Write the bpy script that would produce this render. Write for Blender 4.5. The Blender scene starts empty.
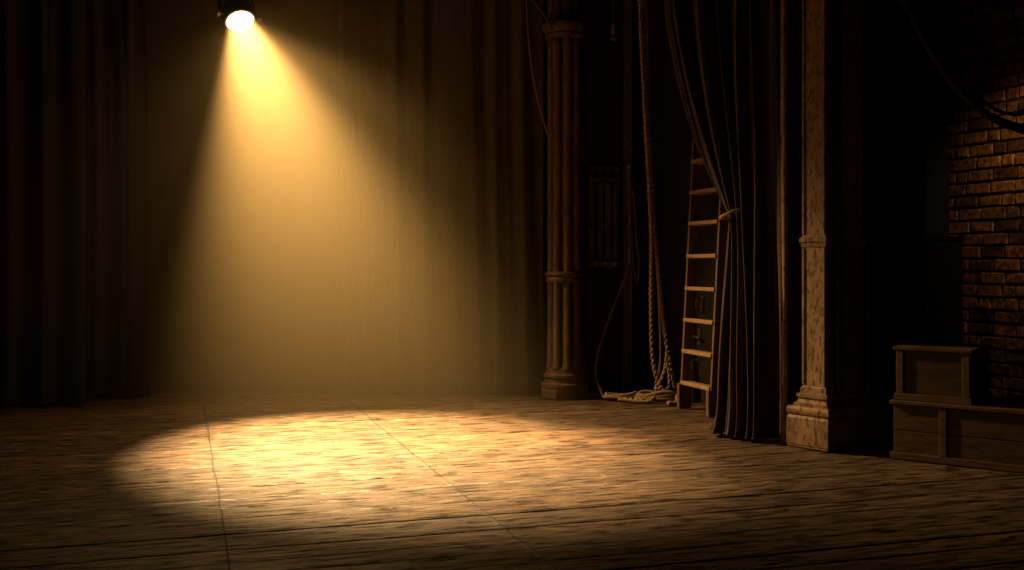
import bpy, math, random
import numpy as np
from mathutils import Vector, Matrix, noise

random.seed(7)
rng = np.random.default_rng(7)
SC = bpy.context.scene
COL = SC.collection
F, HOR, CX, H = 1050.0, 265.0, 512.0, 1.35      # focal length (px), horizon row, centre column, eye height

def P(px, py, Y):
    return Vector(((px - CX) * Y / F, Y, H + (HOR - py) * Y / F))

def G(px, py):
    Y = F * H / (py - HOR)
    return Vector(((px - CX) * Y / F, Y, 0.0))

# ------------------------------------------------------------------ helpers
class MB:
    """collects vertices and faces of ONE mesh"""
    def __init__(self):
        self.v, self.f = [], []
    def add(self, vs, fs):
        n = len(self.v)
        self.v += [tuple(p) for p in vs]
        self.f += [tuple(i + n for i in q) for q in fs]
    def hexa(self, p):            # 8 points: bottom ring 0-3, top ring 4-7
        self.add(p, [(3, 2, 1, 0), (4, 5, 6, 7), (0, 1, 5, 4), (1, 2, 6, 5), (2, 3, 7, 6), (3, 0, 4, 7)])
    def box(self, c, s, M=None):
        x, y, z = s[0] / 2, s[1] / 2, s[2] / 2
        p = [Vector((a, b, d)) for d in (-z, z) for a, b in ((-x, -y), (x, -y), (x, y), (-x, y))]
        c = Vector(c)
        p = [(M @ q if M else q) + c for q in p]
        self.hexa(p)
    def prism(self, poly, z0, z1, poly2=None):
        n = len(poly)
        poly2 = poly2 or poly
        vs = [(x, y, z0) for x, y in poly] + [(x, y, z1) for x, y in poly2]
        fs = [tuple(range(n - 1, -1, -1)), tuple(range(n, 2 * n))]
        fs += [(i, (i + 1) % n, n + (i + 1) % n, n + i) for i in range(n)]
        self.add(vs, fs)
    def lathe(self, prof, c=(0, 0, 0), M=None, n=24, cap=True):
        c = Vector(c)
        vs = []
        for r, z in prof:
            for i in range(n):
                a = 2 * math.pi * i / n
                q = Vector((r * math.cos(a), r * math.sin(a), z))
                vs.append((M @ q if M else q) + c)
        fs = []
        for k in range(len(prof) - 1):
            for i in range(n):
                j = (i + 1) % n
                fs.append((k * n + i, k * n + j, (k + 1) * n + j, (k + 1) * n + i))
        if cap:
            fs.append(tuple(range(n - 1, -1, -1)))
            m = (len(prof) - 1) * n
            fs.append(tuple(range(m, m + n)))
        self.add(vs, fs)
    def sweep(self, pts, rad, n=10, lobes=0, pitch=.09, depth=.25):
        """tube along pts; lobes > 0 twists a lobed section like laid rope"""
        m = len(pts)
        rad = rad if isinstance(rad, (list, tuple)) else [rad] * m
        t = (pts[1] - pts[0]).normalized()
        u = t.orthogonal().normalized()
        vs, L = [], 0.0
        for k in range(m):
            a = pts[max(k - 1, 0)]; b = pts[min(k + 1, m - 1)]
            t2 = (b - a).normalized() if (b - a).length > 1e-9 else t
            u = (u - t2 * u.dot(t2)).normalized()
            w = t2.cross(u)
            if k: L += (pts[k] - pts[k - 1]).length
            ph = 2 * math.pi * L / pitch if lobes else 0
            for i in range(n):
                an = 2 * math.pi * i / n
                r = rad[k]
                if lobes:
                    r *= 1 - depth + depth * abs(math.cos(lobes * an / 2)) * 1.7
                vs.append(pts[k] + (u * math.cos(an + ph) + w * math.sin(an + ph)) * r)
            t = t2
        fs = []
        for k in range(m - 1):
            for i in range(n):
                j = (i + 1) % n
                fs.append((k * n + i, k * n + j, (k + 1) * n + j, (k + 1) * n + i))
        fs.append(tuple(range(n - 1, -1, -1)))
        fs.append(tuple(range((m - 1) * n, m * n)))
        self.add(vs, fs)
    def build(self, name, mat, parent=None, smooth=False, bevel=0, angle=None):
        me = bpy.data.meshes.new(name)
        me.from_pydata(self.v, [], self.f)
        me.update()
        o = bpy.data.objects.new(name, me)
        COL.objects.link(o)
        if mat: me.materials.append(mat)
        if smooth:
            for p in me.polygons: p.use_smooth = True
            if angle:
                me.set_sharp_from_angle(angle=math.radians(angle))
        if bevel:
            b = o.modifiers.new('bevel', 'BEVEL')
            b.width = bevel; b.segments = 2; b.limit_method = 'ANGLE'
        if parent:
            o.parent = parent
            o.matrix_parent_inverse = parent.matrix_basis.inverted()
        return o

def smooth_path(pts, step=.03):
    pts = [Vector(p) for p in pts]
    q = [pts[0] * 2 - pts[1]] + pts + [pts[-1] * 2 - pts[-2]]
    out = []
    for i in range(1, len(q) - 2):
        a, b, c, d = q[i - 1:i + 3]
        n = max(2, int((c - b).length / step))
        for k in range(n):
            t = k / n
            out.append(.5 * ((2 * b) + (c - a) * t + (2 * a - 5 * b + 4 * c - d) * t * t + (3 * b - a - 3 * c + d) * t ** 3))
    out.append(pts[-1])
    return out

def tag(o, label=None, cat=None, group=None, kind=None):
    if label: o['label'] = label
    if cat: o['category'] = cat
    if group: o['group'] = group
    if kind: o['kind'] = kind
    return o

def empty(name, loc, label, cat, group=None):
    o = bpy.data.objects.new(name, None)
    COL.objects.link(o)
    o.location = loc
    o.empty_display_size = .1
    return tag(o, label, cat, group)

def lerp(a, b, t): return a + (b - a) * t
def sstep(a, b, x):
    t = max(0, min(1, (x - a) / (b - a)))
    return t * t * (3 - 2 * t)

# ------------------------------------------------------------------ materials
def new_mat(name):
    m = bpy.data.materials.new(name)
    m.use_nodes = True
    nt = m.node_tree
    b = nt.nodes['Principled BSDF']
    return m, nt, b

def N(nt, kind, **kw):
    n = nt.nodes.new(kind)
    for k, v in kw.items():
        if k in n.inputs: n.inputs[k].default_value = v
        else: setattr(n, k, v)
    return n

def ramp(nt, src, stops):
    r = nt.nodes.new('ShaderNodeValToRGB')
    cr = r.color_ramp
    while len(cr.elements) < len(stops): cr.elements.new(.5)
    for e, (p, c) in zip(cr.elements, stops):
        e.position = p
        e.color = (*c, 1) if len(c) == 3 else c
    nt.links.new(src, r.inputs['Fac'])
    return r

def coords(nt, scale=(1, 1, 1), rot=(0, 0, 0)):
    tc = nt.nodes.new('ShaderNodeTexCoord')
    mp = nt.nodes.new('ShaderNodeMapping')
    mp.inputs['Scale'].default_value = scale
    mp.inputs['Rotation'].default_value = rot
    nt.links.new(tc.outputs['Object'], mp.inputs['Vector'])
    return mp.outputs['Vector']

def noise_mat(name, c0, c1, scale=(8, 8, 8), detail=6, rough=(.5, .8), bump=.3, dist=.01, spec=.4, stops=None,
              metallic=0, patch=None, sheen=0, nscale=1.0):
    m, nt, b = new_mat(name)
    v = coords(nt, scale)
    n = N(nt, 'ShaderNodeTexNoise', Scale=nscale, Detail=detail, Roughness=.62)
    nt.links.new(v, n.inputs['Vector'])
    r = ramp(nt, n.outputs['Fac'], stops or [(.3, c0), (.7, c1)])
    col = r.outputs['Color']
    height = n.outputs['Fac']
    if patch:                                   # flaking paint: an own-shaped second colour
        pc, psc, lo, hi = patch
        v2 = coords(nt, psc)
        n2 = N(nt, 'ShaderNodeTexNoise', Scale=1.0, Detail=9, Roughness=.7)
        nt.links.new(v2, n2.inputs['Vector'])
        r2 = ramp(nt, n2.outputs['Fac'], [(lo, (0, 0, 0)), (hi, (1, 1, 1))])
        mx = N(nt, 'ShaderNodeMix', data_type='RGBA')
        nt.links.new(r2.outputs['Color'], mx.inputs[0])
        nt.links.new(col, mx.inputs[6])
        mx.inputs[7].default_value = (*pc, 1)
        col = mx.outputs[2]
        ad = N(nt, 'ShaderNodeMath', operation='MULTIPLY_ADD')
        nt.links.new(r2.outputs['Color'], ad.inputs[0]); ad.inputs[1].default_value = -.6
        nt.links.new(height, ad.inputs[2])
        height = ad.outputs[0]
    nt.links.new(col, b.inputs['Base Color'])
    mr = N(nt, 'ShaderNodeMapRange')
    mr.inputs['To Min'].default_value, mr.inputs['To Max'].default_value = rough
    nt.links.new(n.outputs['Fac'], mr.inputs['Value'])
    nt.links.new(mr.outputs['Result'], b.inputs['Roughness'])
    b.inputs['Specular IOR Level'].default_value = spec
    b.inputs['Metallic'].default_value = metallic
    if sheen:
        b.inputs['Sheen Weight'].default_value = sheen
        b.inputs['Sheen Roughness'].default_value = .4
    if bump:
        bp = N(nt, 'ShaderNodeBump', Strength=bump, Distance=dist)
        nt.links.new(height, bp.inputs['Height'])
        nt.links.new(bp.outputs['Normal'], b.inputs['Normal'])
    return m

M = {}
M['velvet'] = noise_mat('velvet_black', (.018, .014, .012), (.034, .027, .022), (30, 30, 6), rough=(.8, .95), bump=.25, spec=.1, sheen=.12)
M['velvet_fold'] = noise_mat('velvet_tied', (.045, .034, .022), (.11, .08, .05), (60, 60, 5), rough=(.75, .95), bump=.3, spec=.12, sheen=.12)
M['backdrop'] = noise_mat('backdrop_cloth', (.042, .033, .023), (.072, .056, .04), (30, 30, 4), rough=(.8, .95), bump=.2, spec=.1)
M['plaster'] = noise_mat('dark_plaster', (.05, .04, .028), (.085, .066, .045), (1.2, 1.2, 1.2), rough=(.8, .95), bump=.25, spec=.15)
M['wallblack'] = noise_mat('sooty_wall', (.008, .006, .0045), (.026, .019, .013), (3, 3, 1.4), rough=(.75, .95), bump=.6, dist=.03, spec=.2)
M['stone'] = noise_mat('flaking_paint', (.13, .075, .038), (.31, .19, .10), (9, 9, 5), rough=(.45, .7), bump=.5, dist=.012, spec=.35,
                       patch=((.075, .043, .023), (34, 34, 15), .53, .575))
M['darkpaint'] = noise_mat('worn_dark_paint', (.03, .02, .013), (.07, .045, .028), (6, 6, 3), rough=(.55, .8), bump=.4, dist=.01, spec=.3,
                           patch=((.22, .15, .085), (14, 14, 6), .60, .66))
M['rearcol'] = noise_mat('rear_column_paint', (.05, .028, .015), (.11, .062, .034), (9, 9, 3), rough=(.5, .75), bump=.5, dist=.012, spec=.3,
                         patch=((.04, .025, .015), (12, 12, 4), .55, .63))
M['ladder'] = noise_mat('ladder_wood', (.16, .09, .045), (.34, .20, .105), (5, 30, 30), rough=(.45, .7), bump=.3, dist=.006, spec=.35)
M['stile'] = noise_mat('stile_wood', (.07, .042, .024), (.16, .095, .05), (25, 25, 4), rough=(.5, .75), bump=.3, dist=.006, spec=.3)
M['rope'] = noise_mat('hemp', (.20, .135, .07), (.36, .25, .14), (60, 60, 60), rough=(.75, .95), bump=.5, dist=.004, spec=.15)
M['ropedark'] = noise_mat('hemp_dark', (.10, .065, .035), (.2, .135, .075), (60, 60, 60), rough=(.75, .95), bump=.5, dist=.004, spec=.15)
M['crate'] = noise_mat('crate_wood', (.04, .021, .011), (.10, .056, .028), (5, 5, 30), rough=(.5, .75), bump=.4, dist=.008, spec=.3,
                       patch=((.03, .018, .01), (4, 4, 9), .56, .66))
M['cratedark'] = noise_mat('dark_crate_wood', (.024, .012, .0065), (.062, .033, .016), (5, 5, 30), rough=(.5, .75), bump=.4, dist=.008, spec=.3)
M['crateframe'] = noise_mat('crate_frame_wood', (.052, .027, .013), (.125, .07, .034), (6, 6, 28), rough=(.45, .7), bump=.4, dist=.006, spec=.35)
M['blackwood'] = noise_mat('black_paint', (.004, .004, .0042), (.008, .0075, .0075), (5, 5, 5), rough=(.65, .85), bump=.2, spec=.12)
M['iron'] = noise_mat('iron', (.05, .042, .036), (.11, .085, .065), (20, 20, 20), rough=(.45, .7), bump=.2, dist=.004, spec=.5, metallic=.6)
M['lampblack'] = noise_mat('lamp_black', (.02, .019, .018), (.035, .032, .03), (20, 20, 20), rough=(.4, .6), bump=.1, dist=.003, spec=.5)
M['rubber'] = noise_mat('cable_rubber', (.008, .008, .008), (.014, .013, .012), (30, 30, 30), rough=(.7, .85), bump=.1, dist=.003, spec=.12)

# the glowing lens
m, nt, b = new_mat('lamp_lens')
em = N(nt, 'ShaderNodeEmission', Strength=3.2); em.inputs['Color'].default_value = (1, .82, .52, 1)
tr = N(nt, 'ShaderNodeBsdfTransparent')
sm_ = N(nt, 'ShaderNodeAddShader'); nt.links.new(em.outputs[0], sm_.inputs[0]); nt.links.new(tr.outputs[0], sm_.inputs[1])
nt.links.new(sm_.outputs[0], nt.nodes['Material Output'].inputs['Surface']); nt.nodes.remove(b)
M['lens'] = m

# floor boards
BA = math.radians(17.5)                           # the boards' run
m, nt, b = new_mat('stage_boards')
v = coords(nt, (1, 1, 1), (0, 0, -BA))
def mapped(scale):
    mp = N(nt, 'ShaderNodeMapping'); mp.inputs['Scale'].default_value = scale
    nt.links.new(v, mp.inputs['Vector']); return mp.outputs['Vector']
g1 = N(nt, 'ShaderNodeTexNoise', Scale=1.0, Detail=8, Roughness=.65); nt.links.new(mapped((4.5, 40, 10)), g1.inputs['Vector'])
g2 = N(nt, 'ShaderNodeTexNoise', Scale=1.0, Detail=10, Roughness=.72); nt.links.new(mapped((4.0, 19, 4)), g2.inputs['Vector'])
g3 = N(nt, 'ShaderNodeTexNoise', Scale=1.0, Detail=4, Roughness=.6); nt.links.new(mapped((22, 80, 20)), g3.inputs['Vector'])
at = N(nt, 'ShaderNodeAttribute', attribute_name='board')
wood = ramp(nt, g1.outputs['Fac'], [(.32, (.05, .026, .012)), (.5, (.17, .098, .048)), (.68, (.36, .225, .12))])
wear = ramp(nt, g2.outputs['Fac'], [(.40, (.16, .13, .11)), (.47, (.8, .8, .8)), (.60, (1.2, 1.2, 1.2))])
mul = N(nt, 'ShaderNodeMix', data_type='RGBA', blend_type='MULTIPLY'); mul.inputs[0].default_value = 1
nt.links.new(wood.outputs['Color'], mul.inputs[6]); nt.links.new(wear.outputs['Color'], mul.inputs[7])
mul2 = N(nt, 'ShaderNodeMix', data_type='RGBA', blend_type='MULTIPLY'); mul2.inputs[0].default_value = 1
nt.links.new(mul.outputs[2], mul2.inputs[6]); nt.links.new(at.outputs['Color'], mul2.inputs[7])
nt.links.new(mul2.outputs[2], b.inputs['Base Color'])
rr = N(nt, 'ShaderNodeMapRange'); rr.inputs['To Min'].default_value = .7; rr.inputs['To Max'].default_value = .24
nt.links.new(g2.outputs['Fac'], rr.inputs['Value']); nt.links.new(rr.outputs['Result'], b.inputs['Roughness'])
sl = N(nt, 'ShaderNodeMath', operation='MULTIPLY'); sl.inputs[1].default_value = .5
nt.links.new(wear.outputs['Color'], sl.inputs[0]); nt.links.new(sl.outputs[0], b.inputs['Specular IOR Level'])
s1 = N(nt, 'ShaderNodeMath', operation='MULTIPLY_ADD'); nt.links.new(wear.outputs['Color'], s1.inputs[0]); s1.inputs[1].default_value = .55
nt.links.new(g1.outputs['Fac'], s1.inputs[2])
s2 = N(nt, 'ShaderNodeMath', operation='MULTIPLY_ADD'); nt.links.new(g3.outputs['Fac'], s2.inputs[0]); s2.inputs[1].default_value = .3
nt.links.new(s1.outputs[0], s2.inputs[2])
bp = N(nt, 'ShaderNodeBump', Strength=1.0, Distance=.038)
nt.links.new(s2.outputs[0], bp.inputs['Height']); nt.links.new(bp.outputs['Normal'], b.inputs['Normal'])
M['floor'] = m

# bricks: the colour of each brick is its own
m, nt, b = new_mat('old_brick')
at = N(nt, 'ShaderNodeAttribute', attribute_name='brick')
v = coords(nt, (22, 22, 22))
n1 = N(nt, 'ShaderNodeTexNoise', Scale=1.0, Detail=7, Roughness=.65); nt.links.new(v, n1.inputs['Vector'])
r1 = ramp(nt, n1.outputs['Fac'], [(.36, (.2, .18, .17)), (.54, (.95, .9, .85)), (.72, (1.6, 1.45, 1.3))])
mx = N(nt, 'ShaderNodeMix', data_type='RGBA', blend_type='MULTIPLY'); mx.inputs[0].default_value = 1
nt.links.new(at.outputs['Color'], mx.inputs[6]); nt.links.new(r1.outputs['Color'], mx.inputs[7])
nt.links.new(mx.outputs[2], b.inputs['Base Color'])
b.inputs['Roughness'].default_value = .85; b.inputs['Specular IOR Level'].default_value = .2
bp = N(nt, 'ShaderNodeBump', Strength=.7, Distance=.012)
nt.links.new(n1.outputs['Fac'], bp.inputs['Height']); nt.links.new(bp.outputs['Normal'], b.inputs['Normal'])
M['brick'] = m

# ------------------------------------------------------------------ camera
cam = bpy.data.cameras.new('camera'); co = bpy.data.objects.new('camera', cam); COL.objects.link(co)
co.location = (0, 0, H); co.rotation_euler = (math.pi / 2, 0, 0)
cam.sensor_width = 36; cam.lens = 36 * F / 1024; cam.shift_y = -20 / 1024
cam.clip_end = 100
SC.camera = co

# ------------------------------------------------------------------ floor
def make_floor():
    jl = [-1.67, -.30]
    # the two long seams: s of (207,425) and (385,430)
    bx, by = math.cos(BA), math.sin(BA)
    for i, (px, py) in enumerate(((207, 425), (385, 430))):
        g = G(px, py); jl[i] = g.x * bx + g.y * by
    ss = list(np.arange(-6.6, 8.2, .045))
    for j in jl:
        ss = [s for s in ss if abs(s - j) > .024] + [j - .008, j - .0032, j, j + .0032, j + .008]
    ss = sorted(ss)
    isj = [next((k for k, j in enumerate(jl) if abs(s - j) < .0131), -1) for s in ss]
    rows, t = [], 1.2
    bi = 0; gp = [.004]
    while t < 13.4:
        wd = random.choice((.19, .22, .26, .3, .34)) + random.uniform(-.01, .01)
        gw = random.choice((.0025, .004, .0075)); g0 = gp[0]; gp[0] = gw
        for fr, dz in ((.0, -1), (g0 / wd, -.6), ((g0 + .006) / wd, 0)):
            rows.append((t + fr * wd, dz, bi))
        for k in range(1, 6):
            rows.append((t + wd * (.06 + .88 * k / 6), 0, bi))
        for fr, dz in ((1 - (gw + .006) / wd, 0), (1 - gw / wd, -.6)):
            rows.append((t + fr * wd, dz, bi))
        t += wd; bi += 1
    nb = bi
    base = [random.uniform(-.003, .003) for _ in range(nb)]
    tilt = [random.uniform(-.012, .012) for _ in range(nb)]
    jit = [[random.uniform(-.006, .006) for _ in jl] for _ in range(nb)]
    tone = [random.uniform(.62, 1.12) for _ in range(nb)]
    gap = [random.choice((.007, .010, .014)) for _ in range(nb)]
    tmid = {}
    for tt, dz, k in rows: tmid.setdefault(k, []).append(tt)
    tmid = {k: sum(a) / len(a) for k, a in tmid.items()}
    nr, nc = len(rows), len(ss)
    vs = np.zeros((nr, nc, 3))
    for i, (tt, dz, k) in enumerate(rows):
        for j, s in enumerate(ss):
            q = isj[j]
            s2 = s + (jit[k][q] if q >= 0 else 0)
            # worn relief along the grain
            a = noise.noise((s * 3.2, tt * 9, k * .37))
            c = noise.noise((s * 9, tt * 28, 4 + k * .37))
            e = noise.noise((s * 4.5, tt * 13, 9.0))
            z = base[k] + tilt[k] * (tt - tmid[k]) + .0022 * a + .0024 * c + .0022 * max(-.45, min(.2, e)) - .005
            if dz < 0: z += dz * gap[k]
            if q >= 0 and abs(s - jl[q]) < .001: z -= .012
            elif q == 1 and abs(s - jl[q]) < .004 and k % 3 != 0: z += .003
            vs[i, j] = (s2 * bx - tt * by, s2 * by + tt * bx, min(z, 0.0))
    keep, fs, tn = {}, [], []
    out = []
    def vid(i, j):
        k = i * nc + j
        if k not in keep:
            keep[k] = len(out); out.append(tuple(vs[i, j]))
        return keep[k]
    for i in range(nr - 1):
        for j in range(nc - 1):
            c = vs[i, j]
            if not (-6.3 < c[0] < 5.2 and 2.6 < c[1] < 11.3): continue
            fs.append((vid(i, j), vid(i, j + 1), vid(i + 1, j + 1), vid(i + 1, j)))
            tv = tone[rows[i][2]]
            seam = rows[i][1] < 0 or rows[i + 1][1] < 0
            if seam and noise.noise((ss[j] * 1.3, rows[i][0] * 3, 5.5)) > -.22: tv *= .13      # shade of the unlit gaps painted into the seam tone, with edge dirt
            elif isj[j] >= 0 and isj[j + 1] >= 0: tv *= .15  # same painted gap shade along the two long seams
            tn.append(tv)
    me = bpy.data.meshes.new('floor'); me.from_pydata(out, [], fs); me.update()
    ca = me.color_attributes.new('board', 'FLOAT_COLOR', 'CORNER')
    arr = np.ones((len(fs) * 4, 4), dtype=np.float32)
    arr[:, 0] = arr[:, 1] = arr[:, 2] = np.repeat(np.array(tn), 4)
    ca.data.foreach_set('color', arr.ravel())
    for p in me.polygons: p.use_smooth = True
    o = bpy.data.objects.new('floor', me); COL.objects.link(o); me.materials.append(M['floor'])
    tag(o, kind='structure')
make_floor()

# ------------------------------------------------------------------ room shell
def slab(name, a, bb, z0, z1, th, mat, side=1):
    """upright wall between two floor points; th goes to the far side"""
    a = Vector((a[0], a[1])); bb = Vector((bb[0], bb[1]))
    d = (bb - a).normalized(); n = Vector((-d.y, d.x)) * th * side
    mb = MB(); mb.prism([(a.x, a.y), (bb.x, bb.y), (bb.x + n.x, bb.y + n.y), (a.x + n.x, a.y + n.y)], z0, z1)
    o = mb.build(name, mat); tag(o, kind='structure'); return o
YB = 11.12
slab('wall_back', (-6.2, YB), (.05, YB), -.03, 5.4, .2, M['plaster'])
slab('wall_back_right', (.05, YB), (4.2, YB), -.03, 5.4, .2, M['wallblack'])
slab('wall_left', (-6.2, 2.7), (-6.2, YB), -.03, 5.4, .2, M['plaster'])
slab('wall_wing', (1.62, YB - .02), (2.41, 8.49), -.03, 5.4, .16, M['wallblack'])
mb = MB(); mb.box((-.6, 6.95, 5.5), (11.6, 8.9, .2)); tag(mb.build('ceiling', M['blackwood']), kind='structure')

# brick wall on the right
BW_A = Vector((3.79, 8.0)); BW_D = Vector((-.40, .9165)).normalized(); BW_N = Vector((-BW_D.y, -BW_D.x * -1))
BW_N = Vector((-BW_D.y, BW_D.x))                   # faces stage left
def make_bricks():
    mb = MB(); cols = []
    cs, ln, mo = .1, .235, .013
    s0, s1 = -1.6, 2.7
    def pt(s, z, dn):
        q = BW_A + BW_D * s + BW_N * dn
        return (q.x, q.y, z)
    # backing bed of mortar
    mb.hexa([pt(s0, -.03, -.18), pt(s1, -.03, -.18), pt(s1, -.03, 0), pt(s0, -.03, 0),
             pt(s0, 4.6, -.18), pt(s1, 4.6, -.18), pt(s1, 4.6, 0), pt(s0, 4.6, 0)])
    cols += [(.035, .026, .02)] * 6
    nz = 46
    for r in range(nz):
        z0 = r * cs
        s = s0 + (.5 * ln if r % 2 else 0) + random.uniform(-.02, .02)
        while s < s1 - .05:
            L = ln * random.choice((1, 1, 1, .52)) * random.uniform(.95, 1.04)
            a, bq = s + mo / 2, min(s + L - mo / 2, s1)
            za, zb = z0 + mo / 2 + random.uniform(-.003, .003), z0 + cs - mo / 2 + random.uniform(-.003, .003)
            pr = .016 + random.uniform(-.006, .007)
            ev = .006 + random.uniform(0, .006)
            j = lambda: random.uniform(-.003, .003)
            lo = [(a, za), (bq, za), (bq, zb), (a, zb)]
            hi = [(a + ev + j(), za + ev + j()), (bq - ev + j(), za + ev + j()), (bq - ev + j(), zb - ev + j()), (a + ev + j(), zb - ev + j())]
            v = [pt(x, z, -.004) for x, z in lo] + [pt(x, z, pr + j() * .7) for x, z in hi]
            mb.add(v, [(7, 6, 5, 4), (1, 0, 4, 5), (2, 1, 5, 6), (3, 2, 6, 7), (0, 3, 7, 4)])
            h = random.random()
            c = (lerp(.12, .30, h), lerp(.062, .145, h), lerp(.028, .055, h))
            if random.random() < .14: c = (.07, .04, .03)
            cols += [c] * 5
            s += L
    o = mb.build('wall_right', M['brick'])
    me = o.data
    ca = me.color_attributes.new('brick', 'FLOAT_COLOR', 'CORNER')
    arr = []
    for p, c in zip(me.polygons, cols):
        arr += [(*c, 1)] * len(p.vertices)
    ca.data.foreach_set('color', np.array(arr, dtype=np.float32).ravel())
    tag(o, kind='structure')
make_bricks()

# ------------------------------------------------------------------ spotlight
LP = P(239.5, 19.3, 10.3)
AIM = Vector((-1.06, 8.05, 0))
ax = (AIM - LP).normalized()
def make_lamp():
    Rm = (-ax).to_track_quat('Z', 'X').to_matrix()        # local +Z = away from the beam
    # keep the side axis level
    side = ax.cross(Vector((0, 0, 1))).normalized(); up = side.cross(ax).normalized()
    Rm = Matrix((side, up, -ax)).transposed()
    top = Vector((LP.x, LP.y, 5.4))
    hb = LP - ax * .16
    root = empty('stage_spotlight', (hb.x, hb.y, 5.4), 'round black stage spotlight with glowing white lens throwing the haze beam', 'spotlight')
    mb = MB()
    mb.lathe([(.150, -.010), (.158, .0), (.158, .10), (.150, .12), (.150, .26), (.125, .33), (.07, .37), (.03, .385), (.004, .385),
              (.004, .375), (.06, .36), (.118, .325), (.142, .25), (.144, .02), (.142, -.010), (.150, -.010)], LP, Rm, 40, cap=False)
    body = mb.build('housing', M['lampblack'], root, smooth=True, angle=35)
    mb = MB()
    for k in range(6):
        mb.lathe([(.151, .14 + k * .02), (.162, .143 + k * .02), (.162, .149 + k * .02), (.151, .152 + k * .02)], LP, Rm, 40, cap=False)
    mb.build('cooling_fins', M['lampblack'], body, smooth=True, angle=35)
    mb = MB()
    mb.lathe([(.138, -.012), (.138, -.035), (.150, -.035), (.156, -.030), (.156, -.008)], LP, Rm, 48, cap=False)
    mb.build('lens_rim', M['lampblack'], root, smooth=True, angle=35)
    mb = MB()
    mb.lathe([(.138, -.013), (.12, -.019), (.09, -.025), (.05, -.029), (.012, -.031), (.001, -.031)], LP, Rm, 48, cap=False)
    o = mb.build('lens', M['lens'], root, smooth=True); o['label'] = 'glowing warm white lens'
    # yoke
    c = LP - ax * .05
    yk = MB()
    pts = []
    for k in range(25):
        a = math.pi * k / 24
        q = c + side * (.172 * math.cos(a)) + Vector((0, 0, 1)) * (.24 * min(1, math.sin(a) * 1.5))
        pts.append(q)
    vs = []
    dirn = side.cross(Vector((0, 0, 1))).normalized()
    for k, q in enumerate(pts):
        a = pts[max(0, k - 1)]; b2 = pts[min(24, k + 1)]
        t = (b2 - a).normalized(); nn = t.cross(dirn).normalized()
        for e, g in ((-.02, -.004), (.02, -.004), (.02, .004), (-.02, .004)):
            vs.append(q + dirn * e + nn * g)
    fs = [(k * 4 + i, k * 4 + (i + 1) % 4, k * 4 + 4 + (i + 1) % 4, k * 4 + 4 + i) for k in range(24) for i in range(4)]
    fs += [(3, 2, 1, 0), (96, 97, 98, 99)]
    yk.add(vs, fs)
    yk.build('yoke', M['iron'], root)
    for sg in (-1, 1):
        kb = MB(); Mk = Matrix((Vector((0, 0, 1)), dirn, side * sg)).transposed()
        kb.lathe([(.012, -.012), (.012, .015), (.034, .018), (.038, .03), (.034, .05), (.014, .056)], c + side * sg * .172, Mk, 12)
        kb.build('knob', M['iron'], root, smooth=True, angle=40)
    dp = MB(); dp.lathe([(.019, 0), (.019, 5.4 - (c.z + .235))], (c.x, c.y, c.z + .235), None, 14)
    dp.build('drop_pipe', M['lampblack'], root, smooth=True, angle=40)
    cl = MB(); cl.lathe([(.03, 0), (.036, .01), (.036, .05), (.03, .06)], (c.x, c.y, c.z + .225), None, 14)
    cl.build('clamp', M['iron'], root, smooth=True, angle=40)
make_lamp()

def spot(name, loc, aim, energy, color, cone, blend, radius):
    l = bpy.data.lights.new(name, 'SPOT'); l.energy = energy; l.color = color
    l.spot_size = math.radians(cone); l.spot_blend = blend; l.shadow_soft_size = radius
    o = bpy.data.objects.new(name, l); COL.objects.link(o); o.location = loc
    o.rotation_euler = (Vector(aim) - Vector(loc)).to_track_quat('-Z', 'Y').to_euler()
    return o
WARM = (1.0, .60, .235)
spot('beam_light', LP - ax * .27, LP + ax * 3, 23500, WARM, 44.5, 1.0, .02)
spot('beam_halo', LP + ax * .05, LP + ax * 3, 260, WARM, 112, 1.0, .12)
spot('beam_spill', LP + ax * .05, (2.1, 7.9, -1.2), 2100, WARM, 55, 1.0, .1)
spot('side_fill', (-5.9, 4.4, 2.7), (2.95, 7.1, .3), 95, WARM, 19, 1.0, .1)  # added fill from out of view to lift the crates, no fixture behind it
spot('work_light', (3.72, 6.95, 2.95), (4.0, 7.66, 2.2), 60, (1.0, .60, .22), 78, 1.0, .05)

# ------------------------------------------------------------------ curtains
def grid_mesh(fn, nu, nv):
    mb = MB()
    vs = [fn(i / (nu - 1), j / (nv - 1)) for j in range(nv) for i in range(nu)]
    fs = [(j * nu + i, j * nu + i + 1, (j + 1) * nu + i + 1, (j + 1) * nu + i) for j in range(nv - 1) for i in range(nu - 1)]
    mb.add(vs, fs)
    return mb

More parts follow.
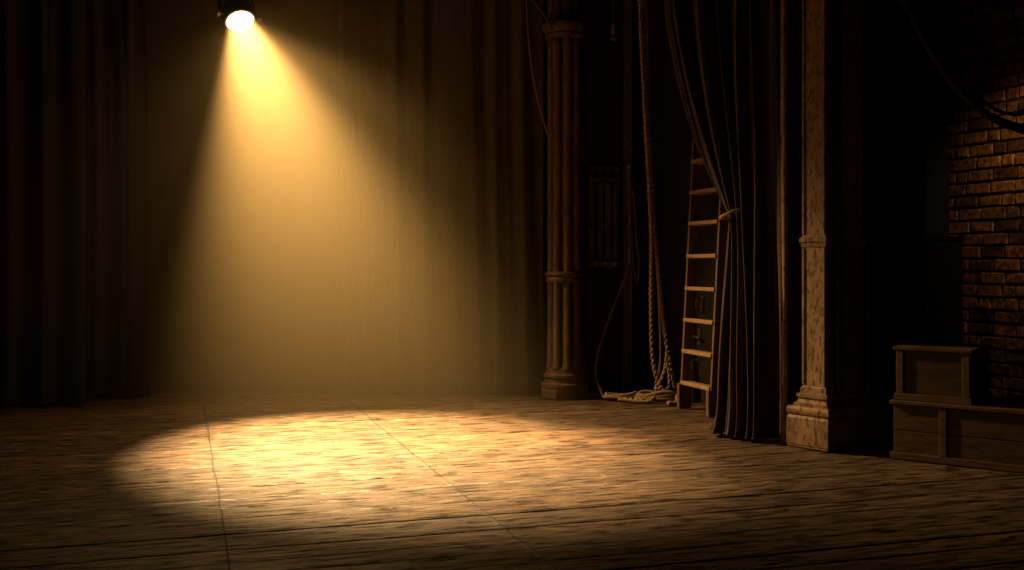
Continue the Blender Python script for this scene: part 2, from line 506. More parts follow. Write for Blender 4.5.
def hanging(name, a, bb, ztop, folds, amp, label, mat, flare=.0, seed=0, slack=0.0, nu=None):
    """straight curtain between two floor points, u along it, v = 0 at the floor"""
    a = Vector((a[0], a[1], 0)); bb = Vector((bb[0], bb[1], 0))
    d = (bb - a); L = d.length; d.normalize(); n = Vector((d.y, -d.x, 0))
    rs = random.Random(seed)
    phs = [rs.uniform(0, 6.28) for _ in range(6)]
    def fn(u, v):
        z = .012 + v * (ztop - .012)
        warp = u + .035 * math.sin(2 * math.pi * u * 2.3 + phs[0]) + .012 * math.sin(5 * v + phs[1])
        f = math.sin(2 * math.pi * folds * warp + phs[2])
        f = (abs(f) ** .75) * (1 if f > 0 else -1)
        f += .45 * math.sin(2 * math.pi * folds * 1.73 * warp + phs[3] + .5 * v)
        g = amp * (.62 + .5 * (1 - v) ** 2) * (.8 + .3 * math.sin(7 * u + phs[4]))
        low = max(0, 1 - z / .5) ** 2
        off = n * (f * g + flare * low * (.6 + .5 * f))
        sag = .018 * noise.noise((u * 9 + seed, z * 1.3, 3))
        return a + d * (u * L + flare * .5 * low * (u - .5)) + off + n * sag + Vector((0, 0, z + (.006 * (1 + f) if v < .001 else 0)))
    root = empty(name, (a + bb) / 2, *label)
    mb = grid_mesh(fn, nu or int(folds * 40), 46)
    o = mb.build('drape', mat, root, smooth=True)
    s = o.modifiers.new('thickness', 'SOLIDIFY'); s.thickness = .006; s.offset = 0
    hm = MB()
    k = nu or int(folds * 40)
    pts = [fn(i / (k - 1), .005) for i in range(k)]
    hm.sweep([p + Vector((0, 0, .004)) for p in pts], .011, 6)
    hm.build('hem', mat, root, smooth=True)
    tb = MB(); q0 = fn(0, 1); q1 = fn(1, 1)
    ang = math.atan2(d.y, d.x)
    tb.box((q0 + q1) / 2 + Vector((0, 0, .03)), ((q1 - q0).length, .02, .1), Matrix.Rotation(ang, 3, 'Z'))
    tb.build('heading_tape', mat, root)
    return root

hanging('stage_curtain', (-5.45, 9.95), (-4.16, 10.25), 5.35, 4, .085,
        ('black velvet leg curtain at the far left edge with its hem spread on the boards', 'curtain'), M['velvet'], flare=.14, seed=3)
hanging('stage_curtain', (-4.35, 10.62), (-3.72, 10.72), 5.35, 2, .05,
        ('narrow dark curtain left of the bare back wall, just behind the far left curtain', 'curtain'), M['velvet'], flare=.08, seed=11)
hanging('stage_curtain', (-1.83, 10.93), (.33, 10.96), 5.35, 6, .045,
        ('tall brown backdrop curtain in soft folds between the beam and the rear column', 'curtain'), M['backdrop'], flare=.02, seed=21)

# the tied-back curtain in front of the ladder
W0 = Vector((1.575, 8.44, 0)); WD = Vector((.72, -.69, 0)).normalized(); WN = Vector((-WD.y * -1, 0, 0))
WN = Vector((WD.y, -WD.x, 0))                       # (-.69,-.72): towards the stage
def make_tied():
    ZT, ZTIE = 4.6, 1.74
    root = empty('stage_curtain', W0 + WD * .35, 'dark tied-back curtain gathered by a cord, hanging in front of the wooden ladder', 'curtain')
    tieS = .225
    def top_s(u): return lerp(-.50, .60, u ** .95)
    def bot_s(u): return lerp(.045, .60, u ** 1.05)
    FO = 6.0
    def fn(u, v):
        z = .012 + v * (ZT - .012)
        g = 1 - sstep(.50, .74, u)                  # how much of the cloth the cord takes
        ts = tieS + (u - .3) * .16
        if z > ZTIE:
            k = (z - ZTIE) / (3.44 - ZTIE)
            # the swag bows: steep near the cord, upright aloft
            f = 1 - math.exp(-1.15 * k) if k < 3 else 1
            f = f / (1 - math.exp(-1.15 * 1.0))
            f = min(f, 1.0 + .12 * max(0, k - 1))
            s_g = lerp(ts, top_s(u), f)
            sq = 1 - sstep(0, .9, k)
        else:
            k = (ZTIE - z) / ZTIE
            f = 1 - (1 - k) ** 1.6
            s_g = lerp(ts, bot_s(u), f)
            sq = 1 - sstep(0, .8, k)
        s_f = lerp(bot_s(u), top_s(u), sstep(0, 1, z / 3.4))
        s = lerp(s_f, s_g, g)
        squeeze = sq * g
        amp = .075 * (1 - .45 * sstep(.45, .8, u) * sstep(1.0, 2.2, z)) * (1 - .55 * squeeze) * (1 + .35 * max(0, 1 - z / 1.2))
        ph = 2 * math.pi * FO * (u + .035 * math.sin(9 * u) + .012 * math.sin(23 * u))
        w = math.sin(ph + .25 * math.sin(z * 1.1 + u * 5))
        w = (abs(w) ** .8) * (1 if w > 0 else -1)
        w += .35 * math.sin(ph * 2.1 + 1.3 + .3 * z)
        off = amp * w - .05 * squeeze * abs(u - .28) / .3
        lead = 1 - sstep(.10, .22, u)               # the leading edge turns back as one broad flat
        off = lerp(off, .3 * off, lead) + .006 * math.sin(2 * math.pi * 38 * u) * (.4 + lead)
        off -= .13 * (1 - .5 * squeeze) * max(0, 1 - u / .16) ** 1.15
        low = max(0, 1 - z / .3) ** 2
        off += .07 * low * (1 - u) * (.5 + .5 * w)
        s -= .06 * low * (1 - sstep(0, .3, u))
        # sideways lean of each fold keeps them irregular
        s += .012 * math.sin(ph * .5 + z * 1.7)
        return W0 + WD * s + WN * off + Vector((0, 0, z + (.01 * (1 + w) if v < .001 else 0)))
    mb = grid_mesh(fn, 260, 110)
    o = mb.build('drape', M['velvet_fold'], root, smooth=True)
    sm = o.modifiers.new('thickness', 'SOLIDIFY'); sm.thickness = .007; sm.offset = 0
    # cord round the gathered part
    pts = []
    for k in range(41):
        a = 2 * math.pi * k / 40
        q = W0 + WD * (tieS + .005 + .088 * math.cos(a)) + WN * (.005 + .075 * math.sin(a)) + Vector((0, 0, ZTIE + .012 + .03 * math.cos(a)))
        pts.append(q)
    cd = MB(); cd.sweep(pts, .015, 8, lobes=3, pitch=.05)
    t = cd.build('tieback_cord', M['rope'], root, smooth=True); t['label'] = 'tan cord tied round the cloth'
    hm = MB(); hm.sweep([fn(i / 259, .004) for i in range(260)], .011, 6)
    hm.build('hem', M['velvet_fold'], root, smooth=True)
make_tied()

# ------------------------------------------------------------------ front pillar
def make_front_pillar():
    C0 = G(828, 452)
    U = Vector((-.60, .80, 0)); V = Vector((.80, .60, 0))     # U along the lit face (going back), V away from it
    root = empty('pillar', C0 + U * .18 + V * .3, 'tall square pillar with flaking tan paint and moulded base, right of the tied-back curtain', 'pillar')
    UL, VL = .364, .62
    def quad(ins):
        return [((C0 + U * a + V * b_).x, (C0 + U * a + V * b_).y) for a, b_ in ((ins, ins), (ins, VL - ins), (UL - ins, VL - ins), (UL - ins, ins))]
    def stack(prof, name, mat, bevel=.004):
        mb = MB(); vs = []; fs = []
        for ins, z in prof:
            vs += [(x, y, z) for x, y in quad(ins)]
        for k in range(len(prof) - 1):
            fs += [(k * 4 + (i + 1) % 4, k * 4 + i, k * 4 + 4 + i, k * 4 + 4 + (i + 1) % 4) for i in range(4)]
        fs += [(0, 1, 2, 3)]; m_ = (len(prof) - 1) * 4; fs += [(m_ + 3, m_ + 2, m_ + 1, m_)]
        mb.add(vs, fs)
        return mb.build(name, mat, root, bevel=bevel)
    stack([(0, 0), (0, .015), (-.004, .02), (-.004, .215), (.006, .235)], 'plinth', M['stone'], .006)
    pr = []
    for k in range(9):                                       # torus
        a = -math.pi / 2 + math.pi * k / 8
        pr.append((.012 - .018 * math.cos(a), .268 + .034 * math.sin(a)))
    pr += [(.03, .304), (.03, .322)]
    for k in range(6):                                       # scotia
        a = math.pi / 2 * k / 5
        pr.append((.030 + .028 * math.sin(a), .322 + .04 * (1 - math.cos(a))))
    pr += [(.046, .366), (.046, .39), (.066, .396), (.07, .44), (.078, .45)]
    stack(pr, 'base_moulding', M['stone'], 0)
    stack([(.08, .448), (.08, 1.46), (.08, 4.9), (.08, 5.38)], 'shaft', M['stone'], .006)
    zb = 1.35 + (265 - 240) / F * 7.6
    stack([(.078, zb - .05), (.072, zb - .045), (.069, zb - .015), (.061, zb - .01), (.061, zb + .018), (.071, zb + .024), (.078, zb + .04)], 'band_moulding', M['stone'], .002)
    # raised border strips and a sunk panel look on the lit face
    def strip(u0, u1, z0, z1, out, name):
        mb = MB(); p = []
        for z in (z0, z1):
            for a, b_ in ((u0, .085), (u1, .085), (u1, .08 - out), (u0, .08 - out)):
                q = C0 + U * a + V * b_; p.append((q.x, q.y, z))
        mb.hexa(p); return mb.build(name, M['stone'], root, bevel=.002)
    strip(.080, .100, .46, zb - .055, .014, 'edge_bead')
    strip(.264, .284, .46, zb - .055, .010, 'edge_bead')
    strip(.080, .100, zb + .045, 5.3, .014, 'edge_bead')
    strip(.264, .284, zb + .045, 5.3, .010, 'edge_bead')
    # slim engaged colonnette on the dark face with its own base
    c = C0 + U * .055 + V * .20
    mb = MB()
    prof = [(.034, .235), (.05, .25), (.056, .275), (.05, .30), (.036, .312), (.034, .335), (.03, .35), (.03, 5.3)]
    mb.lathe(prof, (c.x, c.y, 0), None, 16)
    mb.build('colonnette', M['darkpaint'], root, smooth=True, angle=40)
make_front_pillar()

# dark jamb post behind the pillar
def make_jamb():
    x0, Y0 = P(782, 300, 8.3).x, 8.3
    root = empty('jamb_post', (x0 + .1, Y0 + .08, 0), 'dark timber jamb with a chipped pale edge, between curtain and tan pillar', 'post')
    mb = MB(); mb.prism([(x0, Y0 + .16), (x0 + .012, Y0), (x0 + .235, Y0), (x0 + .235, Y0 + .16)], 0, 5.38)
    mb.build('post', M['darkpaint'], root, bevel=.006)
    mb = MB(); mb.prism([(2.047, 8.01), (2.047, 7.942), (2.058, 7.93), (2.085, 7.93), (2.085, 8.01)], .0, 5.38)
    mb.build('edge_board', M['stone'], root, bevel=.006)
    zb = 1.35 + (265 - 240) / F * 8.3
    mb = MB(); mb.prism([(x0 - .01, Y0 + .13), (x0 - .01, Y0 - .02), (x0 + .236, Y0 - .02), (x0 + .236, Y0 + .13)], zb - .12, zb - .04)
    mb.build('band_moulding', M['darkpaint'], root, bevel=.01)
make_jamb()

# ------------------------------------------------------------------ rear column
def make_rear_column():
    c = Vector((.535, 10.72, 0))
    root = empty('column', c, 'tall clustered column with ringed shafts, at the right end of the backdrop curtain', 'column')
    R45 = math.radians(38)
    def ngon(r, n=8, rot=0): return [(c.x + r * math.cos(rot + 2 * math.pi * i / n), c.y + r * math.sin(rot + 2 * math.pi * i / n)) for i in range(n)]
    mb = MB(); mb.prism(ngon(.255, 8, math.pi / 8), 0, .10); mb.build('plinth', M['rearcol'], root, bevel=.01)
    mb = MB()
    mb.lathe([(.235, .10), (.245, .12), (.24, .15), (.205, .165), (.20, .20), (.215, .215), (.212, .24), (.185, .26), (.178, .30), (.16, .31)], c, None, 32)
    mb.build('base_moulding', M['rearcol'], root, smooth=True, angle=40)
    mb = MB(); mb.lathe([(.125, .29), (.125, 5.38)], c, None, 20); mb.build('shaft', M['rearcol'], root, smooth=True, angle=50)
    for k in range(8):
        a = math.radians(-90 + 45 * k + 10)
        q = c + Vector((math.cos(a), math.sin(a), 0)) * .132
        mb = MB()
        mb.lathe([(.058, .30), (.058, .33), (.046, .35), (.044, 1.16), (.044, 3.55), (.05, 3.57), (.05, 3.6), (.044, 3.62), (.044, 5.38)], q, None, 12)
        mb.build('colonnette', M['rearcol'], root, smooth=True, angle=40)
    zb = 1.35 - 12 / F * 10.7
    mb = MB(); mb.lathe([(.165, zb - .06), (.185, zb - .05), (.19, zb - .02), (.178, zb), (.2, zb + .02), (.2, zb + .045), (.17, zb + .06)], c, None, 32)
    mb.build('band_moulding', M['rearcol'], root, smooth=True, angle=40)
    zc = 1.35 + (265 - 34) / F * 10.7
    mb = MB(); mb.lathe([(.165, zc - .06), (.19, zc - .05), (.2, zc - .02), (.19, zc), (.215, zc + .03), (.23, zc + .06), (.23, zc + .09), (.17, zc + .1)], c, None, 32)
    mb.build('capital', M['rearcol'], root, smooth=True, angle=40)
    pts = smooth_path([P(552, 30, 10.5), P(546, 17, 10.5), P(538, 6, 10.52), P(528, -4, 10.55), P(512, -16, 10.6)])
    mb = MB(); mb.sweep(pts, .016, 8); mb.build('bracket', M['rearcol'], root, smooth=True)
make_rear_column()

# ------------------------------------------------------------------ ladder
def make_ladder():
    A = Vector((1.615, 9.90, 0)); Bq = Vector((1.80, 9.33, 0))
    d = (Bq - A); wdt = d.length; d.normalize()
    n = Vector((d.y, -d.x, 0))                       # towards the stage (-.95,-.3)
    lean = -n * .055 + Vector((0, 0, 1)); lean.normalize()
    root = empty('wooden_ladder', (A + Bq) / 2, 'old wooden step ladder with flat worn treads, leaning behind the tied-back curtain', 'ladder')
    fwd = lean.cross(d).normalized()
    if fwd.dot(n) < 0: fwd = -fwd
    Rm = Matrix((d, fwd, lean)).transposed()
    Hh = 2.55
    for k, p in enumerate((A, Bq)):
        mb = MB(); sgn = 1 if k == 0 else -1
        pts = []
        for z in (0, Hh):
            for s, t in ((0, -.045), (.032 * sgn, -.045), (.032 * sgn, .045), (0, .045)):
                q = p + d * s + fwd * t + lean * (z / lean.z) ; q.z = z
                pts.append(q)
        if sgn < 0: pts = [pts[i] for i in (3, 2, 1, 0, 7, 6, 5, 4)]
        mb.hexa(pts); mb.build('stile', M['stile'], root, bevel=.004)
    zs = [1.35 - (y - 265) / F * 9.88 for y in (382.5, 351, 320, 288.5, 256.5, 224, 193, 162)]
    for z in zs:
        q = (A + Bq) / 2 + lean * (z / lean.z); q.z = z
        mb = MB(); mb.box(q + fwd * .006, (wdt - .04, .11, .036), Rm); mb.build('tread', M['ladder'], root, bevel=.005)
    # foot blocks
    for p, sgn in ((A, 1), (Bq, -1)):
        mb = MB(); mb.box(p + d * .018 * sgn + Vector((0, 0, .12)), (.05, .13, .236), Matrix((d, n, Vector((0, 0, 1)))).transposed())
        mb.build('foot', M['stile'], root, bevel=.006)
make_ladder()

# iron brackets on the wing wall, seen between the ladder's treads
def bracket(px, py, label, kind):
    a = Vector((1.62, YB - .02)); b2 = Vector((2.34, 8.72)); d = (b2 - a).normalized()
    n = Vector((d.y, -d.x))
    # intersect the view ray with the wall
    r = Vector(((px - CX) / F, 1.0))
    # a + d*t = r*Y
    det = d.x * (-r.y) - d.y * (-r.x)
    t = ((-a.x) * (-r.y) - (-a.y) * (-r.x)) / det
    q = a + d * t
    z = H + (HOR - py) * q.y / F
    p = Vector((q.x, q.y, z)); n3 = Vector((n.x, n.y, 0)); d3 = Vector((d.x, d.y, 0))
    if n3.dot(Vector((-1, -.3, 0))) < 0: n3 = -n3
    Mr = Matrix((d3, n3, Vector((0, 0, 1)))).transposed()
    root = empty('wall_bracket', p, label, 'bracket')
    mb = MB(); mb.box(p + n3 * .006, (.06, .014, .16), Mr); mb.build('plate', M['iron'], root, bevel=.003)
    mb = MB()
    if kind == 0:
        mb.sweep(smooth_path([p + n3 * .01 + Vector((0, 0, .05)), p + n3 * .07 + Vector((0, 0, .03)), p + n3 * .07 + Vector((0, 0, -.04)), p + n3 * .03 + Vector((0, 0, -.06))], .01), .009, 8)
        nm = 'hook'
    elif kind == 1:
        mb.sweep([p + n3 * .05 - d3 * .09 + Vector((0, 0, .01)), p + n3 * .045, p + n3 * .05 + d3 * .09 + Vector((0, 0, -.01))], .012, 8)
        mb.lathe([(.014, 0), (.014, .05)], p, Matrix((d3, Vector((0, 0, 1)), n3)).transposed(), 8)
        nm = 'horn'
    else:
        mb.box(p + n3 * .03 + Vector((0, 0, .02)), (.035, .06, .09), Mr); nm = 'catch'
    mb.build(nm, M['iron'], root, smooth=kind != 2)
bracket(703, 304, 'small iron hook on the dark wall behind the ladder, highest of three fittings', 0)
bracket(700, 337, 'small iron cleat on the dark wall behind the ladder, middle of three fittings', 1)
bracket(697, 367, 'small iron catch on the dark wall behind the ladder, lowest of three fittings', 2)

# ------------------------------------------------------------------ ropes
def rope(name, pts, r, label, cat='rope', mat='rope', lobes=2, pitch=.115, group=None, step=.012):
    mb = MB(); mb.sweep(smooth_path(pts, step), r, 12 if lobes else 8, lobes=lobes, pitch=pitch, depth=.38 if lobes == 2 else .3)
    o = mb.build(name, M[mat], None, smooth=True)
    return tag(o, label, cat, group)

YR = 10.42
def R(px, py, dy=0): return P(px, py, YR + dy)
rope('rope', [R(639, -60), R(641, 30), R(646, 130), R(651, 230), R(651, 300), R(652, 350), R(656, 376, -.03), R(661, 386, -.05), R(655, 396, -.12),
              Vector((1.33, 10.22, .02)), Vector((1.18, 10.30, .022)), Vector((1.05, 10.36, .022))], .019,
     'thick twisted rope hanging left in the bundle, its end trailing left across the boards')
rope('rope', [R(642, -60, .05), R(644, 30, .05), R(649, 130, .05), R(655, 230, .04), R(660, 290, .02), R(665, 335, 0), R(671, 368, -.03), R(676, 392, -.08),
              Vector((1.60, 10.16, .02)), Vector((1.50, 10.10, .02))], .02,
     'thick twisted rope slanting right in the hanging bundle towards the ladder foot')
rope('rope', [R(645, -60, .11), R(648, 60, .11), R(655, 230, .10), R(659, 300, .08), R(660.5, 350, .05), R(659, 372, .03), R(655, 384, .06)], .011,
     'thin cord hanging straight between the two thick twisted ropes', lobes=2, pitch=.05)
rope('rope', [R(667, 352, -.06), R(665, 368, -.07), R(661, 380, -.09), R(656, 388, -.1), R(660, 394, -.11), R(668, 388, -.1), R(669, 374, -.09), R(666, 360, -.08)], .015,
     'short knotted loop of rope at the foot of the hanging bundle', step=.008)
def coil(c, r0, turns, label, rr=.017, seed=0, sx=1.0):
    rs = random.Random(seed); pts = []
    n = int(turns * 14)
    for k in range(n):
        a = 2 * math.pi * k / 14
        q = r0 * (1 + .14 * math.sin(k * .9 + seed)) * (1 - .25 * k / n)
        pts.append(Vector((c[0] + sx * q * math.cos(a), c[1] + .5 * q * math.sin(a), rr + .004 + .030 * (k / 14) * (.8 + .2 * math.sin(k)))))
    return rope('rope_coil', pts, rr, label, 'rope', 'rope', 3, .075)
coil((1.44, 10.36), .20, 3.4, 'untidy coil of rope lying under the hanging rope bundle', seed=2)
coil((1.10, 10.50), .17, 2.2, 'flat loose coil of rope on the boards left of the larger coil', seed=5, rr=.015, sx=1.3)

# slack line that swings from the hank down to the boards
rope('rope', [P(629, 170, 10.86), P(630, 225, 10.84), P(629, 262, 10.82), P(621, 288, 10.8), P(609, 320, 10.75), P(599, 350, 10.7), P(596, 374, 10.66), P(600, 388, 10.58),
              Vector((.93, 10.5, .017)), Vector((1.05, 10.42, .017)), Vector((1.2, 10.24, .017)), Vector((1.3, 10.2, .017))], .013,
     'slack thin rope bowing left from the wall post down to the boards', mat='ropedark', lobes=2, pitch=.05)
rope('rope', [P(628, 166, 10.88), P(634, 200, 10.86), P(636, 235, 10.86), P(639, 262, 10.86), P(637, 281, 10.85), P(633, 262, 10.84), P(632, 230, 10.84), P(631, 300, 10.82)], .010,
     'short hank of rope hanging on the wall post above the slack rope', mat='ropedark', lobes=2, pitch=.05)
rope('rope', [P(526, -20, 10.5), P(528, 30, 10.5), P(533, 75, 10.5), P(541, 112, 10.52), P(549, 137, 10.56)], .010,
     'thin line running down to the left side of the rear column', mat='ropedark', lobes=0)

# timber post on the back wall, with belaying peg
def make_wall_post():
    x = P(628, 300, 10.98).x
    root = empty('timber_post', (x, 11.0, 0), 'dark upright timber against the back wall with a belaying peg and hanging rope', 'post')
    mb = MB(); mb.prism([(x - .045, 11.10), (x - .045, 10.95), (x + .045, 10.95), (x + .045, 11.10)], 0, 5.38); mb.build('upright', M['darkpaint'], root, bevel=.008)
    z = P(628, 166, 10.88).z
    mb = MB(); mb.lathe([(.013, -.02), (.015, .03), (.013, .10), (.02, .115), (.018, .135)], (x, 10.96, z - .012), Matrix(((1, 0, 0), (0, 0, -1), (0, 1, 0))), 10)
    mb.build('peg', M['ladder'], root, smooth=True, angle=40)
make_wall_post()

# worn pin board on the back wall
def make_board():
    a = P(588, 165, 11.05); b2 = P(620, 268, 11.05)
    root = empty('peg_board', ((a.x + b2.x) / 2, 11.05, b2.z), 'dim worn rope board of upright slats on the wall beside the rear column', 'board')
    w = (b2.x - a.x)
    for k in range(4):
        x = a.x + w * (k + .5) / 4
        mb = MB(); mb.box((x, 11.07, (a.z + b2.z) / 2), (w / 4 - .018, .03, a.z - b2.z - .03 * (k % 2)), None); mb.build('slat', M['darkpaint'], root, bevel=.004)
    for z in (b2.z + .04, a.z - .15):
        mb = MB(); mb.box(((a.x + b2.x) / 2, 11.035, z), (w, .045, .06)); mb.build('rail', M['darkpaint'], root, bevel=.005)
    for k in range(3):
        x = a.x + w * (k + .6) / 3.2
        mb = MB(); mb.lathe([(.012, 0), (.012, .07), (.018, .08), (.016, .1)], (x, 11.015, b2.z + .045), Matrix(((1, 0, 0), (0, 0, -1), (0, 1, 0))), 8); mb.build('peg', M['ladder'], root, smooth=True, angle=40)
make_board()

# pulley block up on the back wall
def make_pulley():
    p = P(613, 32, 10.98)
    root = empty('pulley_block', p, 'small wooden pulley block hanging high between rear column and rope bundle', 'pulley')
    mb = MB(); mb.box(p, (.05, .06, .19)); mb.build('cheek', M['ladder'], root, bevel=.015)
    mb = MB(); mb.lathe([(.03, -.04), (.045, -.035), (.038, 0), (.045, .035), (.03, .04)], p - Vector((0, .0, .06)), Matrix(((0, 0, 1), (0, 1, 0), (-1, 0, 0))), 14); mb.build('sheave', M['iron'], root, smooth=True, angle=40)
    mb = MB(); mb.sweep([p + Vector((0, 0, .09)), Vector((p.x, p.y, 5.38))], .007, 8); mb.build('hanger', M['iron'], root, smooth=True)
make_pulley()

# ------------------------------------------------------------------ crates
CD = Vector((.78, -.626, 0)).normalized(); CNn = Vector((CD.y, -CD.x, 0))     # front faces (-.63,-.78)
def crate(root, o, L, D, h, z0, posts, lid, nb, cap_over=.012, wood='crate'):
    """o: front-left floor corner; boards, corner posts, skids and lid are parts"""
    Mr = Matrix((CD, -CNn, Vector((0, 0, 1)))).transposed()
    def bx(s0, s1, d0, d1, za, zb, name, mat, bevel=.004, par=root):
        c = o + CD * ((s0 + s1) / 2) - CNn * ((d0 + d1) / 2); c = Vector((c.x, c.y, z0 + (za + zb) / 2))
        mb = MB(); mb.box(c, (s1 - s0, d1 - d0, zb - za), Mr); return mb.build(name, mat, par, bevel=bevel)
    th = .022
    bt, tp = .045, h - lid
    # front, back, ends: boards with a visible joint
    for k in range(nb):
        za = bt * .4 + (tp - bt * .4) * k / nb + .002; zb = bt * .4 + (tp - bt * .4) * (k + 1) / nb - .002
        bx(.01, L - .01, .012, .012 + th, za, zb, 'front_board', M[wood])
        bx(.01, L - .01, D - .012 - th, D - .012, za, zb, 'back_board', M[wood])
        bx(.012, .012 + th, .034, D - .034, za, zb, 'end_board', M[wood])
        bx(L - .012 - th, L - .012, .034, D - .034, za, zb, 'end_board', M[wood])
    for s in posts:
        bx(s - .025, s + .025, -.004, .012, bt + .001, tp - .001, 'batten', M['crateframe'])
    bx(-.008, L + .008, -.008, .02, 0, bt, 'bottom_rail', M['crateframe'])
    bx(-.008, L + .008, D - .02, D + .008, 0, bt, 'bottom_rail', M['crateframe'])
    bx(.03, L - .03, .036, D - .036, .012, .03, 'bottom', M[wood])
    l = bx(-cap_over, L + cap_over, -cap_over, D + cap_over, tp, h - .002, 'lid', M['crateframe'], .006)
    return l
C0 = G(891.5, 458)
r = empty('wooden_crate', C0 + CD * .7 - CNn * .3, 'long low wooden crate on the floor at right, carrying the smaller crate', 'crate')
crate(r, C0, 1.42, .62, .41, 0, (.345,), .032, 2)
# iron strap of the middle post
C1 = C0 + CD * .02 - CNn * .02; C1.z = 0
r2 = empty('wooden_crate', Vector((C1.x, C1.y, .41)) + CD * .27 - CNn * .25, 'smaller dark wooden crate set on top of the long low crate', 'crate')
crate(r2, C1, .50, .5, .375, .41, (.03, .47), .03, 1, .014, 'cratedark')

# black cabinet behind the crates
def make_cabinet():
    Yc = 8.04
    x0, x1 = P(878, 300, Yc).x, P(962, 300, Yc).x
    ang = math.radians(-3)
    z1 = P(900, 236, Yc).z
    o = Vector((x0, Yc, 0)); d = Vector((math.cos(ang), math.sin(ang), 0)); n = Vector((-d.y, d.x, 0))
    L = x1 - x0; D = .27
    root = empty('cabinet', o + d * L / 2 + n * D / 2, 'tall plain black cabinet standing behind the two wooden crates', 'cabinet')
    Mr = Matrix((d, n, Vector((0, 0, 1)))).transposed()
    def bx(s0, s1, d0, d1, za, zb, name, bevel=.005):
        c = o + d * ((s0 + s1) / 2) + n * ((d0 + d1) / 2) + Vector((0, 0, (za + zb) / 2))
        mb = MB(); mb.box(c, (s1 - s0, d1 - d0, zb - za), Mr); return mb.build(name, M['blackwood'], root, bevel=bevel)
    bx(0, L, .02, D, .06, z1 - .03, 'body')
    bx(.02, L - .02, .03, D, 0, .06, 'plinth')
    bx(-.012, L + .012, -.01, D + .01, z1 - .03, z1, 'top')
    for k in range(2):
        dr = bx(.012 + k * L / 2, L / 2 - .006 + k * (L / 2 - .006), 0, .02, .08, z1 - .05, 'door')
        hb = o + d * (L / 2 + (-.04 if k == 0 else .04)) - n * .018 + Vector((0, 0, 1.0))
        mb = MB(); mb.lathe([(.008, -.02), (.008, .008), (.016, .012), (.014, .02)], hb, Matrix((d, Vector((0, 0, 1)), -n)).transposed(), 10)
        mb.build('knob', M['iron'], dr, smooth=True, angle=40)
make_cabinet()

# dark post in front of the brick wall
def make_pipe():
    p = P(935, 200, 8.44)
    root = empty('steel_post', (p.x, p.y, 0), 'dark upright post in front of the brick wall behind the black cabinet', 'post')
    w = .1
    mb = MB(); mb.box((p.x, p.y, 2.69), (w * 2, .09, 5.38)); mb.build('upright', M['blackwood'], root, bevel=.008)
    mb = MB(); mb.box((p.x, p.y, .02), (w * 2 + .03, .12, .04)); mb.build('base_plate', M['blackwood'], root, bevel=.004)
make_pipe()

# ------------------------------------------------------------------ cables slung at upper right
def cable(pts, r, label):
    mb = MB(); mb.sweep(smooth_path([P(*p) for p in pts], .03), r, 10)
    return tag(mb.build('cable', M['rubber'], None, smooth=True), label, 'cable', None)
cable([(895, -45, 7.5), (905, -2, 7.3), (925, 40, 7.15), (950, 80, 7.0), (978, 108, 6.9), (1003, 122, 6.85), (1040, 130, 6.8), (1090, 122, 6.8), (1140, 60, 6.8), (1160, -40, 6.8)], .026,
      'thickest black cable of the sagging bundle before the brick wall')
cable([(899, -45, 7.45), (910, 2, 7.25), (930, 46, 7.1), (956, 85, 6.95), (984, 113, 6.85), (1008, 127, 6.8), (1045, 134, 6.75), (1095, 124, 6.75), (1142, 60, 6.75), (1163, -40, 6.75)], .016,
      'lower black cable hugging the underside of the sagging bundle')
cable([(912, -45, 7.4), (922, 0, 7.25), (942, 44, 7.1), (966, 82, 6.95), (990, 106, 6.85), (1010, 114, 6.8), (1026, 112, 6.78), (1060, 90, 6.75), (1090, 40, 6.75), (1110, -40, 6.75)], .012,
      'thin upper black cable parting upward from the sagging bundle at right')

# ------------------------------------------------------------------ haze, world, view
w = bpy.data.worlds.new('world'); SC.world = w; w.use_nodes = True
wt = w.node_tree
for nd in list(wt.nodes): wt.nodes.remove(nd)
out = wt.nodes.new('ShaderNodeOutputWorld')
bg = wt.nodes.new('ShaderNodeBackground'); bg.inputs['Color'].default_value = (0, 0, 0, 1); bg.inputs['Strength'].default_value = 0
vs_ = wt.nodes.new('ShaderNodeVolumeScatter')
vs_.inputs['Color'].default_value = (1, .82, .47, 1); vs_.inputs['Anisotropy'].default_value = 0
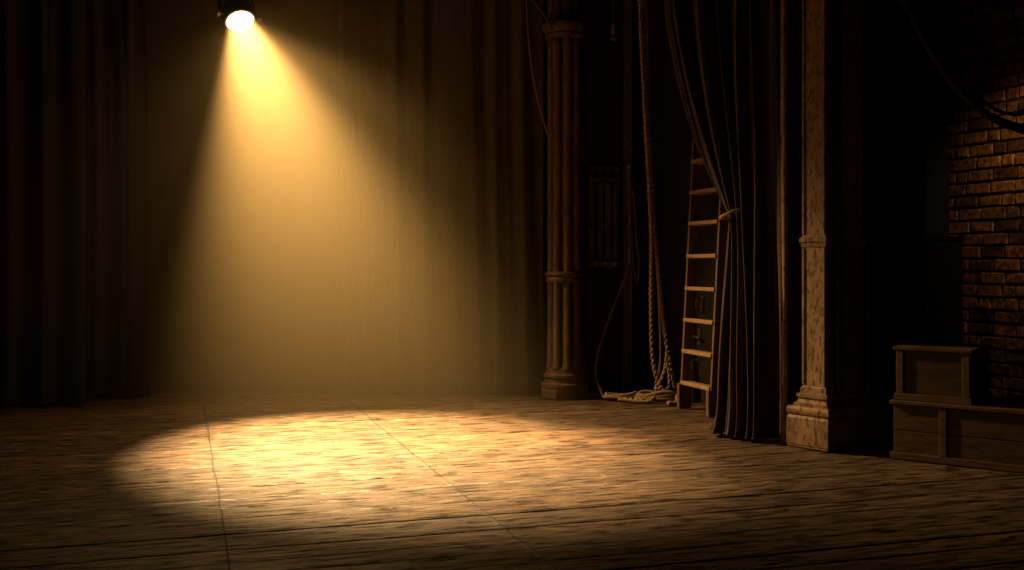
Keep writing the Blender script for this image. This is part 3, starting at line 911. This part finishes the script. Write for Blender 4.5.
# the haze hangs at the back of the stage round the lamp and thins out towards the wings and the front
ge = wt.nodes.new('ShaderNodeNewGeometry')
sx = wt.nodes.new('ShaderNodeSeparateXYZ'); wt.links.new(ge.outputs['Position'], sx.inputs[0])
def fade(src, lo, hi):
    r = wt.nodes.new('ShaderNodeMapRange'); r.interpolation_type = 'SMOOTHSTEP'
    r.inputs['From Min'].default_value = lo; r.inputs['From Max'].default_value = hi
    wt.links.new(src, r.inputs['Value']); return r.outputs['Result']
m1 = wt.nodes.new('ShaderNodeMath'); m1.operation = 'MULTIPLY'
qd = wt.nodes.new('ShaderNodeMath'); qd.operation = 'MULTIPLY_ADD'; qd.inputs[1].default_value = .45
wt.links.new(sx.outputs['Z'], qd.inputs[0]); wt.links.new(sx.outputs['X'], qd.inputs[2])
wt.links.new(fade(qd.outputs[0], 1.0, -.5), m1.inputs[0]); wt.links.new(fade(sx.outputs['Y'], 6.2, 8.6), m1.inputs[1])
zr = wt.nodes.new('ShaderNodeMapRange'); zr.inputs['From Min'].default_value = 0; zr.inputs['From Max'].default_value = 3.2
zr.inputs['To Min'].default_value = .26; zr.inputs['To Max'].default_value = 1
wt.links.new(sx.outputs['Z'], zr.inputs['Value'])
m3 = wt.nodes.new('ShaderNodeMath'); m3.operation = 'MULTIPLY'
wt.links.new(m1.outputs[0], m3.inputs[0]); wt.links.new(zr.outputs['Result'], m3.inputs[1])
m2 = wt.nodes.new('ShaderNodeMath'); m2.operation = 'MULTIPLY'; m2.inputs[1].default_value = .029
wt.links.new(m3.outputs[0], m2.inputs[0]); wt.links.new(m2.outputs[0], vs_.inputs['Density'])
wt.links.new(bg.outputs[0], out.inputs['Surface']); wt.links.new(vs_.outputs[0], out.inputs['Volume'])

SC.view_settings.view_transform = 'Standard'; SC.view_settings.look = 'None'
SC.view_settings.exposure = 0; SC.view_settings.gamma = 1; SC.view_settings.use_curve_mapping = False
SC.cycles.use_denoising = True
SC.cycles.max_bounces = 6; SC.cycles.diffuse_bounces = 4; SC.cycles.glossy_bounces = 3; SC.cycles.volume_bounces = 0; SC.cycles.volume_step_rate = 1; SC.cycles.volume_max_steps = 64; w.cycles.volume_step_size = .5
SC.cycles.sample_clamp_indirect = 4
